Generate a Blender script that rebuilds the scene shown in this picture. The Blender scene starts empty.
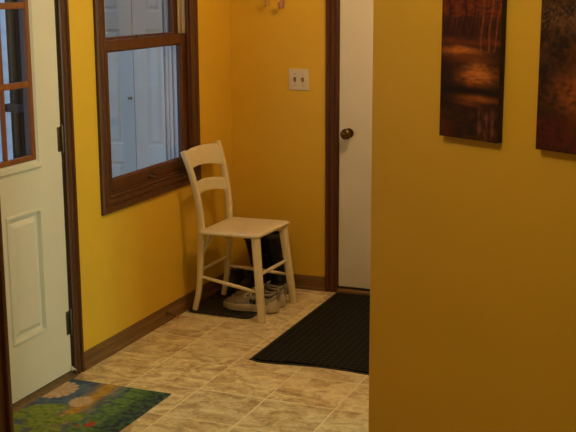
import bpy, bmesh, math, random
from math import sin, cos, pi, radians as R, sqrt
from mathutils import Vector, Matrix, noise

random.seed(7)
SC = bpy.context.scene
COL = SC.collection

# ------------------------------------------------------------------ materials
def new_mat(name, base=(.5, .5, .5), rough=.6, metal=0.0, spec=.5, coat=0.0):
    m = bpy.data.materials.new(name); m.use_nodes = True
    b = m.node_tree.nodes['Principled BSDF']
    b.inputs['Base Color'].default_value = (*base, 1)
    b.inputs['Roughness'].default_value = rough
    b.inputs['Metallic'].default_value = metal
    b.inputs['Specular IOR Level'].default_value = spec
    b.inputs['Coat Weight'].default_value = coat
    return m
def N(m, t, **kw):
    n = m.node_tree.nodes.new(t)
    for k, v in kw.items(): setattr(n, k, v)
    return n
def LK(m, a, b): m.node_tree.links.new(a, b)
def bsdf(m): return m.node_tree.nodes['Principled BSDF']
def ramp(m, fac, stops):
    r = N(m, 'ShaderNodeValToRGB'); e = r.color_ramp.elements
    while len(e) < len(stops): e.new(.5)
    for el, (p, c) in zip(e, stops): el.position = p; el.color = (*c, 1)
    LK(m, fac, r.inputs['Fac']); return r.outputs['Color']
def coords(m, scale=(1, 1, 1), loc=(0, 0, 0), geo=True):
    if geo: src = N(m, 'ShaderNodeNewGeometry').outputs['Position']
    else: src = N(m, 'ShaderNodeTexCoord').outputs['Object']
    mp = N(m, 'ShaderNodeMapping'); mp.inputs['Scale'].default_value = scale; mp.inputs['Location'].default_value = loc
    LK(m, src, mp.inputs['Vector']); return mp.outputs['Vector']
def nz(m, vec, scale, detail=4, rough=.55, dist=0.0):
    n = N(m, 'ShaderNodeTexNoise'); n.inputs['Scale'].default_value = scale; n.inputs['Detail'].default_value = detail
    n.inputs['Roughness'].default_value = rough; n.inputs['Distortion'].default_value = dist
    LK(m, vec, n.inputs['Vector']); return n.outputs['Fac']
def bump(m, fac, strength=.2, dist=.002, prev=None):
    b = N(m, 'ShaderNodeBump'); b.inputs['Strength'].default_value = strength; b.inputs['Distance'].default_value = dist
    LK(m, fac, b.inputs['Height'])
    if prev is not None: LK(m, prev, b.inputs['Normal'])
    LK(m, b.outputs['Normal'], bsdf(m).inputs['Normal']); return b.outputs['Normal']
def mott(name, c1, c2, scale=30, rough=.6, bs=.1, bd=.001, bscale=None, **kw):
    """plain material with a gentle two-tone mottling and a fine bump"""
    m = new_mat(name, c1, rough, **kw)
    v = coords(m)
    LK(m, ramp(m, nz(m, v, scale), [(.3, c1), (.7, c2)]), bsdf(m).inputs['Base Color'])
    bump(m, nz(m, v, bscale or scale * 6, 3), bs, bd)
    return m
def wood(name, dark, light, axis='z', scale=1.0, rough=.46, coat=.06):
    m = new_mat(name, light, rough, coat=coat)
    bsdf(m).inputs['Coat Roughness'].default_value = .25
    s = {'x': (1.2, 40, 40), 'y': (40, 1.2, 40), 'z': (40, 40, 1.2)}[axis]
    v = coords(m, tuple(q * scale for q in s))
    f = nz(m, v, 1.6, 6, .6, .6)
    LK(m, ramp(m, f, [(.28, dark), (.5, tuple((a + b) / 2 for a, b in zip(dark, light))), (.72, light)]), bsdf(m).inputs['Base Color'])
    bump(m, f, .12, .001)
    return m

YEL = (.67, .415, .042)
M = {}
M['wall'] = mott('yellow_paint', (.66, .405, .024), (.69, .425, .028), 3.0, .62, .22, .0012, 160)
M['ceiling'] = mott('ceiling_white', (.72, .70, .64), (.75, .73, .67), 8, .8, .2, .002, 120)
WD, WL = (.036, .0095, .0025), (.125, .036, .007)
M['woodz'] = wood('stained_wood_upright', WD, WL, 'z')
M['woody'] = wood('stained_wood_along_wall', WD, WL, 'y')
M['woodx'] = wood('stained_wood_across', WD, WL, 'x')
BD, BL = (.085, .037, .011), (.23, .115, .036)
M['basey'] = wood('baseboard_wood_along_wall', BD, BL, 'y')
M['basex'] = wood('baseboard_wood_across', BD, BL, 'x')
M['grid'] = wood('orange_brown_lite_wood', (.16, .045, .010), (.27, .085, .020), 'z')
M['door_white'] = mott('door_paint', (.66, .61, .50), (.69, .64, .53), 5, .42, .12, .0006, 90)
M['cream'] = mott('chair_paint', (.70, .60, .39), (.76, .66, .45), 14, .33, .08, .0006, 60)
M['plastic'] = mott('ivory_plastic', (.62, .54, .40), (.64, .56, .42), 20, .35, .02, .0003)
M['toggle'] = mott('toggle_plastic', (.24, .13, .045), (.27, .15, .055), 20, .3, .02, .0003)
M['steel'] = new_mat('screw_metal', (.35, .30, .22), .35, 1)
M['liner'] = mott('tan_vinyl', (.50, .40, .24), (.54, .43, .27), 20, .5, .05, .0005)
M['brass'] = mott('aged_brass', (.12, .070, .022), (.20, .12, .035), 40, .24, .04, .0004, metal=1.0)
M['bronze'] = mott('dark_hinge_metal', (.10, .08, .055), (.17, .135, .09), 60, .45, .1, .0005, metal=.85)
M['sill'] = mott('bronze_threshold', (.17, .115, .055), (.24, .165, .08), 40, .4, .1, .0006, metal=.55)
M['black_rubber'] = mott('black_rubber', (.011, .011, .012), (.018, .018, .018), 60, .55, .3, .001, 300)
M['seal'] = mott('dark_seal', (.02, .017, .013), (.03, .025, .02), 40, .7, .1, .0005)
M['boot'] = mott('boot_rubber', (.006, .0065, .008), (.010, .011, .013), 20, .42, .15, .001, 50)
bsdf(M['boot']).inputs['Specular IOR Level'].default_value = .25
M['darkshoe'] = mott('dark_leather', (.020, .013, .009), (.040, .026, .017), 25, .5, .3, .001, 160)
M['sneaker'] = mott('sneaker_leather', (.20, .165, .12), (.28, .23, .17), 30, .5, .2, .001, 140)
M['sneaker_light'] = mott('sneaker_overlay_leather', (.42, .35, .25), (.50, .43, .32), 30, .5, .2, .001, 140)
M['sneaker_sole'] = mott('sneaker_rubber', (.38, .31, .21), (.47, .39, .27), 35, .55, .2, .001, 120)
M['dark_cloth'] = mott('dark_lining', (.014, .013, .015), (.024, .022, .024), 80, .9, .3, .001)
M['lace'] = mott('lace_cloth', (.55, .49, .38), (.62, .56, .45), 80, .8, .3, .0006)
M['porch_white'] = mott('porch_white_paint', (.70, .71, .74), (.75, .76, .79), 6, .5, .1, .0008, 70)
M['pink'] = mott('pinkish_rubber', (.45, .16, .10), (.55, .2, .13), 30, .6, .1, .0005)
M['copper'] = mott('copper_hook_metal', (.62, .34, .24), (.72, .42, .30), 50, .3, .05, .0003, metal=.8)
M['concrete'] = mott('porch_concrete', (.30, .30, .30), (.40, .40, .40), 9, .8, .4, .003, 60)
M['canvas_edge'] = mott('painted_canvas_edge', (.020, .009, .005), (.035, .014, .007), 30, .6, .3, .0008, 400)

# floor tile: 12 inch tiles, lighter grout, streaky tan mottling
def tile_mat():
    m = new_mat('tan_tile', (.5, .38, .22), .36)
    px, py, T = -2.010, 3.945, .3055
    pos = N(m, 'ShaderNodeNewGeometry').outputs['Position']
    sep = N(m, 'ShaderNodeSeparateXYZ'); LK(m, pos, sep.inputs[0])
    def math_(op, a, b=None, c=None):
        n = N(m, 'ShaderNodeMath', operation=op)
        for i, q in enumerate((a, b, c)):
            if q is None: continue
            if isinstance(q, (int, float)): n.inputs[i].default_value = q
            else: LK(m, q, n.inputs[i])
        return n.outputs[0]
    cell, edge = [], []
    for ax, o in (('X', px), ('Y', py)):
        u = math_('DIVIDE', math_('SUBTRACT', sep.outputs[ax], o - 20 * T), T)
        cell.append(math_('FLOOR', u)); fr = math_('FRACT', u)
        edge.append(math_('SUBTRACT', .5, math_('ABSOLUTE', math_('SUBTRACT', fr, .5))))
    d = math_('MULTIPLY', math_('MINIMUM', edge[0], edge[1]), T)      # metres to nearest joint
    wob = nz(m, pos, 60, 2)
    d2 = math_('ADD', d, math_('MULTIPLY', math_('SUBTRACT', wob, .5), .0015))
    mr = N(m, 'ShaderNodeMapRange'); LK(m, d2, mr.inputs['Value'])
    mr.inputs['From Min'].default_value = .0018; mr.inputs['From Max'].default_value = .0040
    tile_f = mr.outputs[0]
    comb = N(m, 'ShaderNodeCombineXYZ'); LK(m, cell[0], comb.inputs[0]); LK(m, cell[1], comb.inputs[1])
    wn = N(m, 'ShaderNodeTexWhiteNoise'); LK(m, comb.outputs[0], wn.inputs['Vector'])
    off = N(m, 'ShaderNodeVectorMath', operation='SCALE'); LK(m, wn.outputs['Color'], off.inputs[0]); off.inputs['Scale'].default_value = 13
    add = N(m, 'ShaderNodeVectorMath', operation='ADD'); LK(m, pos, add.inputs[0]); LK(m, off.outputs[0], add.inputs[1])
    mp = N(m, 'ShaderNodeMapping'); mp.inputs['Scale'].default_value = (1.0, 1.5, 1); mp.inputs['Rotation'].default_value = (0, 0, .35)
    LK(m, add.outputs[0], mp.inputs['Vector'])
    f1 = nz(m, mp.outputs[0], 8, 8, .70, .9)
    col = ramp(m, f1, [(.34, (.27, .14, .045)), (.44, (.48, .33, .145)), (.54, (.70, .59, .33)), (.66, (.86, .78, .52))])
    f2 = nz(m, add.outputs[0], 38, 5, .7, .8)
    col2 = ramp(m, f2, [(.38, (.40, .26, .10)), (.62, (.88, .77, .50))])
    mx = N(m, 'ShaderNodeMix', data_type='RGBA'); mx.inputs['Factor'].default_value = .30
    LK(m, col, mx.inputs['A']); LK(m, col2, mx.inputs['B'])
    val = math_('ADD', math_('MULTIPLY', wn.outputs['Value'], .16), .92)
    hs = N(m, 'ShaderNodeHueSaturation'); LK(m, mx.outputs['Result'], hs.inputs['Color']); LK(m, val, hs.inputs['Value'])
    g = N(m, 'ShaderNodeMix', data_type='RGBA'); LK(m, tile_f, g.inputs['Factor'])
    g.inputs['A'].default_value = (.82, .72, .46, 1); LK(m, hs.outputs[0], g.inputs['B'])
    LK(m, g.outputs['Result'], bsdf(m).inputs['Base Color'])
    h = math_('ADD', tile_f, math_('MULTIPLY', f1, .25))
    bump(m, h, .35, .0018)
    LK(m, math_('ADD', math_('MULTIPLY', f2, .2), .34), bsdf(m).inputs['Roughness'])
    return m
M['tile'] = tile_mat()

def vc_mat(name, rough=.6, bscale=400, bs=.3, coat=0.0):
    m = new_mat(name, (.5, .5, .5), rough, coat=coat)
    a = N(m, 'ShaderNodeVertexColor'); a.layer_name = 'Col'
    v = coords(m)
    hs = N(m, 'ShaderNodeHueSaturation'); LK(m, a.outputs['Color'], hs.inputs['Color'])
    mr = N(m, 'ShaderNodeMapRange'); LK(m, nz(m, v, bscale * .4, 3), mr.inputs['Value'])
    mr.inputs['To Min'].default_value = .90; mr.inputs['To Max'].default_value = 1.10
    LK(m, mr.outputs[0], hs.inputs['Value'])
    LK(m, hs.outputs[0], bsdf(m).inputs['Base Color'])
    bump(m, nz(m, v, bscale, 2), bs, .0008)
    return m
M['rugvc'] = vc_mat('printed_rug_pile', .9, 500, .6)
M['paint'] = vc_mat('oil_paint', .65, 500, .4)
bsdf(M['paint']).inputs['Specular IOR Level'].default_value = .25

def ribbed(name, c1, c2, axis, freq, rough=.75):
    m = new_mat(name, c1, rough)
    s = {'x': (1, 0, 0), 'y': (0, 1, 0)}[axis]
    v = coords(m, s)
    w = N(m, 'ShaderNodeTexWave'); w.bands_direction = 'DIAGONAL'; w.inputs['Scale'].default_value = freq
    LK(m, v, w.inputs['Vector'])
    n = nz(m, coords(m), 220, 3)
    LK(m, ramp(m, n, [(.35, c1), (.7, c2)]), bsdf(m).inputs['Base Color'])
    b = bump(m, w.outputs['Fac'], .7, .003)
    bump(m, n, .5, .002, b)
    return m
def waffle(name, c1, c2, pitch):
    m = new_mat(name, c1, .9, spec=.15)
    f = []
    for sc_ in ((1, 0, 0), (0, 1, 0)):
        w = N(m, 'ShaderNodeTexWave'); w.bands_direction = 'DIAGONAL'; w.inputs['Scale'].default_value = 1 / pitch / 3.3
        LK(m, coords(m, sc_), w.inputs['Vector']); f.append(w.outputs['Fac'])
    mu = N(m, 'ShaderNodeMath', operation='MULTIPLY'); LK(m, f[0], mu.inputs[0]); LK(m, f[1], mu.inputs[1])
    n = nz(m, coords(m), 240, 3)
    ad = N(m, 'ShaderNodeMath', operation='MULTIPLY_ADD'); LK(m, n, ad.inputs[0]); ad.inputs[1].default_value = .5; LK(m, mu.outputs[0], ad.inputs[2])
    LK(m, ramp(m, ad.outputs[0], [(.25, c1), (1.0, c2)]), bsdf(m).inputs['Base Color'])
    bump(m, ad.outputs[0], .8, .003)
    return m
M['mat'] = waffle('black_mat_pile', (.0045, .0045, .0035), (.022, .021, .016), .016)
M['tray'] = ribbed('black_tray_rubber', (.013, .013, .013), (.020, .020, .019), 'x', 28, .5)

def siding_mat():
    m = new_mat('pale_lap_siding', (.60, .68, .80), .6)
    return m
M['siding'] = mott('pale_lap_siding', (.60, .67, .78), (.66, .73, .84), 5, .6, .1, .001, 60)
def curtain_mat():
    m = new_mat('dark_striped_cloth', (.03, .03, .03), .9)
    v = coords(m, (1, 0, 0))
    f = nz(m, v, 26, 2)
    LK(m, ramp(m, f, [(.35, (.012, .020, .022)), (.5, (.040, .026, .014)), (.62, (.022, .034, .034)), (.75, (.06, .045, .03))]), bsdf(m).inputs['Base Color'])
    return m
M['curtain'] = curtain_mat()

def glass_mat():
    m = bpy.data.materials.new('window_glass'); m.use_nodes = True
    nt = m.node_tree; nt.nodes.clear()
    out = nt.nodes.new('ShaderNodeOutputMaterial'); mix = nt.nodes.new('ShaderNodeMixShader')
    tr = nt.nodes.new('ShaderNodeBsdfTransparent'); gl = nt.nodes.new('ShaderNodeBsdfGlossy'); fr = nt.nodes.new('ShaderNodeFresnel')
    tr.inputs['Color'].default_value = (.93, .96, .97, 1); gl.inputs['Roughness'].default_value = .02; 
    geo = nt.nodes.new('ShaderNodeNewGeometry'); mr = nt.nodes.new('ShaderNodeMapRange')      # same reflectance entering and leaving the pane
    mr.inputs['To Min'].default_value = 1.40; mr.inputs['To Max'].default_value = 1 / 1.40
    nt.links.new(geo.outputs['Backfacing'], mr.inputs['Value']); nt.links.new(mr.outputs[0], fr.inputs['IOR'])
    nt.links.new(fr.outputs[0], mix.inputs[0]); nt.links.new(tr.outputs[0], mix.inputs[1]); nt.links.new(gl.outputs[0], mix.inputs[2])
    nt.links.new(mix.outputs[0], out.inputs[0]); return m
M['glass'] = glass_mat()
M['glass_upper'] = glass_mat(); M['glass_upper'].name = 'window_glass_reflection_tint'
M['glass_upper'].node_tree.nodes['Transparent BSDF'].inputs['Color'].default_value = (.84, .80, .74, 1)  # warm dim tint stands in for the ceiling's reflection in the upper pane
def emit_mat(name, c, s):
    m = new_mat(name, c, .5); b = bsdf(m)
    b.inputs['Emission Color'].default_value = (*c, 1); b.inputs['Emission Strength'].default_value = s; return m

# ------------------------------------------------------------------ helpers
def world_loc(o):
    v = Vector((0, 0, 0))
    while o: v += Vector(o.location); o = o.parent
    return v
def mk(name, bm, mat, parent=None, smooth=True, angle=40, mats=None):
    """link a bmesh (given in world coordinates) as one object below parent"""
    if parent is not None:
        bmesh.ops.translate(bm, vec=-world_loc(parent), verts=bm.verts)
    bmesh.ops.recalc_face_normals(bm, faces=bm.faces)
    me = bpy.data.meshes.new(name); bm.to_mesh(me); bm.free()
    for q in (mats or [mat]): me.materials.append(q)
    if smooth:
        me.polygons.foreach_set('use_smooth', [True] * len(me.polygons))
        try: me.set_sharp_from_angle(angle=R(angle))
        except Exception: pass
    o = bpy.data.objects.new(name, me); COL.objects.link(o)
    if parent is not None: o.parent = parent
    return o
def tag(o, label=None, cat=None, group=None, kind=None):
    if label: o['label'] = label
    if cat: o['category'] = cat
    if group: o['group'] = group
    if kind: o['kind'] = kind
    return o
def empty(name, loc, label=None, cat=None, group=None, kind=None):
    o = bpy.data.objects.new(name, None); COL.objects.link(o); o.location = loc; o.empty_display_size = .05
    return tag(o, label, cat, group, kind)

def box(bm, x0, x1, y0, y1, z0, z1, bev=0.0, seg=2):
    vs = [bm.verts.new((x, y, z)) for x in (x0, x1) for y in (y0, y1) for z in (z0, z1)]
    f = [(0, 1, 3, 2), (4, 6, 7, 5), (0, 4, 5, 1), (2, 3, 7, 6), (0, 2, 6, 4), (1, 5, 7, 3)]
    fs = [bm.faces.new([vs[i] for i in q]) for q in f]
    if bev > 0:
        es = list({e for q in fs for e in q.edges})
        bmesh.ops.bevel(bm, geom=es, offset=bev, segments=seg, affect='EDGES', profile=.6)
    return bm
def BX(*a, **k): return box(bmesh.new(), *a, **k)

def loft(bm, rings, cap=True, closed=True):
    vr = [[bm.verts.new(p) for p in r] for r in rings]
    n = len(vr[0])
    for a, b in zip(vr, vr[1:]):
        for i in range(n if closed else n - 1):
            j = (i + 1) % n
            bm.faces.new((a[i], a[j], b[j], b[i]))
    if cap and closed:
        bm.faces.new(vr[0][::-1]); bm.faces.new(vr[-1])
    return bm
def sweep(bm, pts, ra, rb, side=(1, 0, 0), n=16, p=2.0, cap=True):
    """tube through pts; half sizes ra (along side) and rb; p = superellipse power"""
    pts = [Vector(q) for q in pts]; side = Vector(side)
    if not hasattr(ra, '__len__'): ra = [ra] * len(pts)
    if not hasattr(rb, '__len__'): rb = [rb] * len(pts)
    rings = []
    for i, c in enumerate(pts):
        t = (pts[min(i + 1, len(pts) - 1)] - pts[max(i - 1, 0)]).normalized()
        s = (side - t * side.dot(t))
        if s.length < 1e-4: s = Vector((0, 0, 1)) - t * t.z
        s.normalize(); u = t.cross(s)
        ring = []
        for k in range(n):
            a = 2 * pi * k / n
            ca, sa = cos(a), sin(a)
            ring.append(c + s * (ra[i] * math.copysign(abs(ca) ** (2 / p), ca)) + u * (rb[i] * math.copysign(abs(sa) ** (2 / p), sa)))
        rings.append(ring)
    return loft(bm, rings, cap)
def lathe(bm, prof, origin, axis, n=24):
    """prof = [(dist along axis, radius)...]"""
    axis = Vector(axis).normalized(); o = Vector(origin)
    s = axis.orthogonal().normalized(); u = axis.cross(s)
    rings = [[o + axis * d + s * (r * cos(2 * pi * k / n)) + u * (r * sin(2 * pi * k / n)) for k in range(n)] for d, r in prof]
    return loft(bm, rings)
def spline(pts, n):
    """Catmull-Rom through pts"""
    P = [Vector(p) for p in pts]; P = [P[0] * 2 - P[1]] + P + [P[-1] * 2 - P[-2]]
    out = []
    for i in range(1, len(P) - 2):
        for k in range(n):
            t = k / n; a, b, c, d = P[i - 1:i + 3]
            out.append(.5 * ((2 * b) + (c - a) * t + (2 * a - 5 * b + 4 * c - d) * t * t + (3 * b - a - 3 * c + d) * t ** 3))
    out.append(P[-2]); return out

def slab(bm, T, u0, u1, v0, v1, t, panels=(), holes=(), prof=None):
    """slab in a local frame (u, v, n): front face at n = 0, back at n = -t, with moulded panels on the
    front and open holes; T maps (u, v, n) to the world"""
    us = sorted({u0, u1, *[q for r in (*panels, *holes) for q in r[:2]]})
    vs = sorted({v0, v1, *[q for r in (*panels, *holes) for q in r[2:]]})
    def inside(r, a, b): return r[0] < a < r[1] and r[2] < b < r[3]
    cache = {}
    def V(u, v, n):
        k = (round(u, 5), round(v, 5), round(n, 5))
        if k not in cache: cache[k] = bm.verts.new(T(u, v, n))
        return cache[k]
    solid = lambda i, j: 0 <= i < len(us) - 1 and 0 <= j < len(vs) - 1 and not any(inside(h, (us[i] + us[i + 1]) / 2, (vs[j] + vs[j + 1]) / 2) for h in holes)
    for i, (a, b) in enumerate(zip(us, us[1:])):
        for j, (c, d) in enumerate(zip(vs, vs[1:])):
            if not solid(i, j): continue
            bm.faces.new([V(a, c, -t), V(a, d, -t), V(b, d, -t), V(b, c, -t)])
            for di, dj, p1, p2 in ((-1, 0, (a, d), (a, c)), (1, 0, (b, c), (b, d)), (0, -1, (a, c), (b, c)), (0, 1, (b, d), (a, d))):
                if not solid(i + di, j + dj): bm.faces.new([V(*p1, 0), V(*p2, 0), V(*p2, -t), V(*p1, -t)])
            if any(inside(h, (a + b) / 2, (c + d) / 2) for h in panels): continue
            bm.faces.new([V(a, c, 0), V(b, c, 0), V(b, d, 0), V(a, d, 0)])
    prof = prof or [(0, 0), (.004, .006), (.012, .007), (.018, -.009), (.032, -.010), (.052, .001)]
    for (a, b, c, d) in panels:
        prev = None
        for k, (o, n) in enumerate(prof):
            if k == 0: ring = [V(a, c, 0), V(b, c, 0), V(b, d, 0), V(a, d, 0)]
            else: ring = [bm.verts.new(T(*q, n)) for q in ((a + o, c + o), (b - o, c + o), (b - o, d - o), (a + o, d - o))]
            if prev:
                for i in range(4): bm.faces.new([prev[i], prev[(i + 1) % 4], ring[(i + 1) % 4], ring[i]])
            prev = ring
        bm.faces.new(prev)
    return bm

def extrude_profile(bm, prof, p0, p1, out, up=(0, 0, 1)):
    """profile [(out, up)...] swept straight from p0 to p1 with mitre-free ends"""
    p0, p1, out, up = Vector(p0), Vector(p1), Vector(out), Vector(up)
    return loft(bm, [[p + out * a + up * b for a, b in prof] for p in (p0, p1)])

# ------------------------------------------------------------------ numbers taken from the photograph
XL = -2.597          # face of the left wall
YB = 5.566           # face of the back wall
XR, YN, ZC = 2.7, -1.6, 2.44
TH = .15
D1 = (2.974, 3.890)  # left door opening along y
W1 = (4.250, 5.065)  # window opening along y
W1z = (.735, 2.02)
D2 = (-1.968, -1.135)

# ------------------------------------------------------------------ floor, ceiling, walls
tag(mk('floor', BX(XL - TH, XR + TH, YN - TH, YB + TH, -.08, 0), M['tile'], smooth=False), kind='structure')
tag(mk('ceiling', BX(XL - TH, XR + TH, YN - TH, YB + TH, ZC, ZC + .1), M['ceiling'], smooth=False), kind='structure')
TL = lambda u, v, n: (XL + n, u, v)
TB = lambda u, v, n: (u, YB - n, v)
bm = slab(bmesh.new(), TL, YN - TH, YB + TH, 0, ZC, TH, holes=[(D1[0] - .012, D1[1] + .012, 0, 2.07), (W1[0] - .012, W1[1] + .012, W1z[0] - .012, W1z[1] + .012)])
tag(mk('wall_left', bm, M['wall'], smooth=False), kind='structure')
bm = slab(bmesh.new(), TB, XL, XR + TH, 0, ZC, TH, holes=[(D2[0] - .001, D2[1] + .001, 0, 2.07)])
tag(mk('wall_back', bm, M['wall'], smooth=False), kind='structure')
TR = lambda u, v, n: (XR - n, u, v)
bm = slab(bmesh.new(), TR, YN - TH, YB, 0, ZC, TH, holes=[(1.75, 2.85, .85, 2.15)])
tag(mk('wall_right', bm, M['wall'], smooth=False), kind='structure')
tag(mk('wall_near', BX(XL, XR, YN - TH, YN, 0, ZC), M['wall'], smooth=False), kind='structure')

# angled partition on the right: a thick wall running at 30 degrees, its free end rounded
E0 = Vector((-.962, 3.000, 0)); AD = Vector((cos(R(30)), -sin(R(30)), 0)); AN = Vector((-sin(R(30)), -cos(R(30)), 0))  # AD along the wall, AN out of its face
bm = bmesh.new()
LEN = 2.9
out = [E0 + AD * LEN, E0 + AD * LEN - AN * .125]
arc = []
for k in range(7):
    a = pi / 2 * k / 6
    arc.append(E0 + AD * (.012 - .012 * cos(a) * 1.0) * 1 - AN * (.012 - .012 * sin(a)))
arcA = [E0 + AD * (.012 - .012 * sin(a)) - AN * (.012 - .012 * cos(a)) for a in [pi / 2 * k / 6 for k in range(7)]]
arcB = [E0 + AD * (.012 - .012 * cos(a)) - AN * (.113 + .012 * sin(a)) for a in [pi / 2 * k / 6 for k in range(7)]]
poly = [E0 + AD * LEN] + arcA + arcB + [E0 + AD * LEN - AN * .125]
loft(bm, [[p + Vector((0, 0, z)) for p in poly] for z in (0, ZC)])
tag(mk('wall_partition', bm, M['wall'], angle=30), kind='structure')
# unseen wall on the entry's right; its near end is shaped to bound the daylight beam
tag(mk('wall_entry_right', BX(-.90, -.78, 3.72, YB, 0, ZC), M['wall'], smooth=False), kind='structure')

tag(mk('wall_side_room', BX(-.78, XR, 3.72, 3.84, 0, ZC), M['wall'], smooth=False), kind='structure')
# near wing wall on the left with dark cased end (the dark strip at the left edge of the photo)
tag(mk('wall_wing', BX(XL, -2.06, 2.50, 2.62, 0, ZC), M['wall'], smooth=False), kind='structure')
bm = bmesh.new()
box(bm, -2.06, -2.008, 2.485, 2.635, 0, ZC, .002)
box(bm, -2.09, -1.995, 2.468, 2.486, 0, ZC, .004)
box(bm, -2.09, -1.995, 2.634, 2.652, 0, ZC, .004)
tag(mk('trim_1', bm, M['woodz']), 'dark stained casing around the end of the near wall stub', kind='structure')

# baseboards: stepped profile with a shoe moulding at the foot
bp = [(0, 0), (.017, 0), (.017, .014), (.0125, .022), (.0115, .052), (.0095, .060), (.0050, .068), (.0035, .078), (0, .080)]
bm = bmesh.new(); extrude_profile(bm, bp, (XL, 3.965, 0), (XL, YB, 0), (1, 0, 0))
tag(mk('baseboard_left', bm, M['basey'], angle=25), kind='structure')
bm = bmesh.new(); extrude_profile(bm, bp, (XL + .017, YB, 0), (-2.0345, YB, 0), (0, -1, 0))
tag(mk('baseboard_back', bm, M['basex'], angle=25), kind='structure')
bm = bmesh.new(); extrude_profile(bm, bp, (XL, 2.652, 0), (XL, 2.86, 0), (1, 0, 0))
tag(mk('baseboard_near', bm, M['basey'], angle=25), kind='structure')

def casing(bm, T, a, b, c, d, w=.085, t=.018, bottom=False, colonial=True):
    """picture-frame casing around opening (a..b, c..d): profile lofted around with mitred corners"""
    prof = [(0, 0), (0, .010), (.004, .013), (.009, .013), (.012, .0075), (.016, .0075), (.020, .0125), (.036, .0145), (.040, .009), (.044, .009), (.048, .0170), (w - .006, t), (w, t - .006), (w, 0)]
    def pt(o, n, k):
        us = (a - o, b + o); vs = (c - o, d + o)
        return {0: (us[0], (vs[0] if bottom else c), n), 1: (us[0], vs[1], n), 2: (us[1], vs[1], n), 3: (us[1], (vs[0] if bottom else c), n)}[k]
    seq = [0, 1, 2, 3]
    rings = [[Vector(T(*pt(o, n, k))) for o, n in prof] for k in seq]
    if bottom:
        vr = [[bm.verts.new(p) for p in r] for r in rings]; n = len(prof)
        for q in range(4):
            A, B = vr[q], vr[(q + 1) % 4]
            for i in range(n):
                j = (i + 1) % n; bm.faces.new((A[i], A[j], B[j], B[i]))
    else: loft(bm, rings)
    return bm

# ------------------------------------------------------------------ DOOR 1 : white half-lite door in the left wall
XD = -2.600
door1 = empty('door_1', (XD, (D1[0] + D1[1]) / 2, 0), 'white exterior door with a wood-framed glass lite above moulded panels', 'door', kind='structure')
Td = lambda u, v, n: (XD + n, u, v)
LY = (3.148, 3.690); LZ = (.989, 1.893)      # glass area
bm = slab(bmesh.new(), Td, D1[0] + .004, D1[1] - .006, .028, 2.052, .045,
          panels=[(3.478, 3.716, .258, .787), (3.140, 3.378, .258, .787)], holes=[(LY[0] - .012, LY[1] + .012, LZ[0] - .012, LZ[1] + .012)])
mk('door_leaf', bm, M['door_white'], door1, angle=25)
# raised white frame round the glass
bm = bmesh.new()
pr = [(0, -.004), (0, .010), (-.006, .014), (-.020, .013), (-.026, .006), (-.036, .003), (-.036, -.004)]
a, b, c, d = LY[0] - .034, LY[1] + .034, LZ[0] - .036, LZ[1] + .034
vr = []
for k in range(4):
    ring = []
    for o, n in pr:
        o = -o
        u = (a + o, a + o, b - o, b - o)[k]; v = (c + o, d - o, d - o, c + o)[k]
        ring.append(bm.verts.new(Td(u, v, n)))
    vr.append(ring)
for q in range(4):
    A, B = vr[q], vr[(q + 1) % 4]
    for i in range(len(pr)):
        j = (i + 1) % len(pr); bm.faces.new((A[i], A[j], B[j], B[i]))
mk('lite_frame', bm, M['door_white'], door1, angle=30)
# wooden grille
bm = bmesh.new()
gx0, gx1 = XD - .006, XD + .008
g = .022
box(bm, gx0, gx1, LY[0] - .004, LY[0] + g, LZ[0] - .002, LZ[1] + .002, .003)
box(bm, gx0, gx1, LY[1] - g, LY[1] + .004, LZ[0] - .002, LZ[1] + .002, .003)
box(bm, gx0, gx1, LY[0] + g, LY[1] - g, LZ[0] - .002, LZ[0] + g - .002, .003)
box(bm, gx0, gx1, LY[0] + g, LY[1] - g, LZ[1] - g, LZ[1] + .002, .003)
mk('grille_frame', bm, M['grid'], door1)
for zc in (1.292, 1.598):
    mk('muntin', BX(gx0 - .001, gx1 - .001, LY[0] + g - .001, LY[1] - g + .001, zc - .0125, zc + .0125, bev=.004), M['grid'], door1)
for yc in (3.325, 3.502):
    mk('muntin', BX(gx0 - .003, gx1 - .003, yc - .010, yc + .010, LZ[0] + .01, LZ[1] - .01, bev=.004), M['grid'], door1)
mk('pane', BX(XD - .024, XD - .020, LY[0] - .01, LY[1] + .01, LZ[0] - .01, LZ[1] + .01), M['glass'], door1, smooth=False)
# stained lining of the glazed opening behind the pane
bm = slab(bmesh.new(), lambda u, v, n: (XD - .0265 + n, u, v), LY[0] - .0115, LY[1] + .0115, LZ[0] - .0115, LZ[1] + .0115, .018, holes=[(LY[0] - .009, LY[1] + .009, LZ[0] - .009, LZ[1] + .009)])
mk('lite_lining', bm, M['woodz'], door1, smooth=False)
# door edge seal and hinges on the far side
def hinge(z, parent, zh=.055):
    h = bmesh.new()
    lathe(h, [(-zh - .006, .003), (-zh - .003, .0055), (-zh, .0065), (zh, .0065), (zh + .003, .0055), (zh + .006, .003)], (XD + .006, D1[1] - .003, z), (0, 0, 1), 14)
    for k in range(-2, 3):
        lathe(h, [(-.0006, .0070), (.0006, .0070)], (XD + .006, D1[1] - .003, z + k * .022), (0, 0, 1), 14)
    box(h, XD - .004, XD + .0015, D1[1] - .031, D1[1] - .004, z - zh + .003, z + zh - .003, .0008)
    o = mk('hinge', h, M['bronze'], parent); o['label'] = 'dark metal hinge'
    return o
for z in (.245, 1.045, 1.82): hinge(z, door1)
mk('door_seal', BX(XD - .006, XD + .002, D1[1] - .0055, D1[1] - .0010, .03, 2.052), M['seal'], door1, smooth=False)
kb = bmesh.new(); lathe(kb, [(-.001, .030), (.006, .030), (.009, .012), (.028, .012), (.036, .022), (.050, .027), (.060, .022), (.064, .008)], (XD, 3.02, .93), (1, 0, 0))
mk('door_knob', kb, M['brass'], door1)
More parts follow.
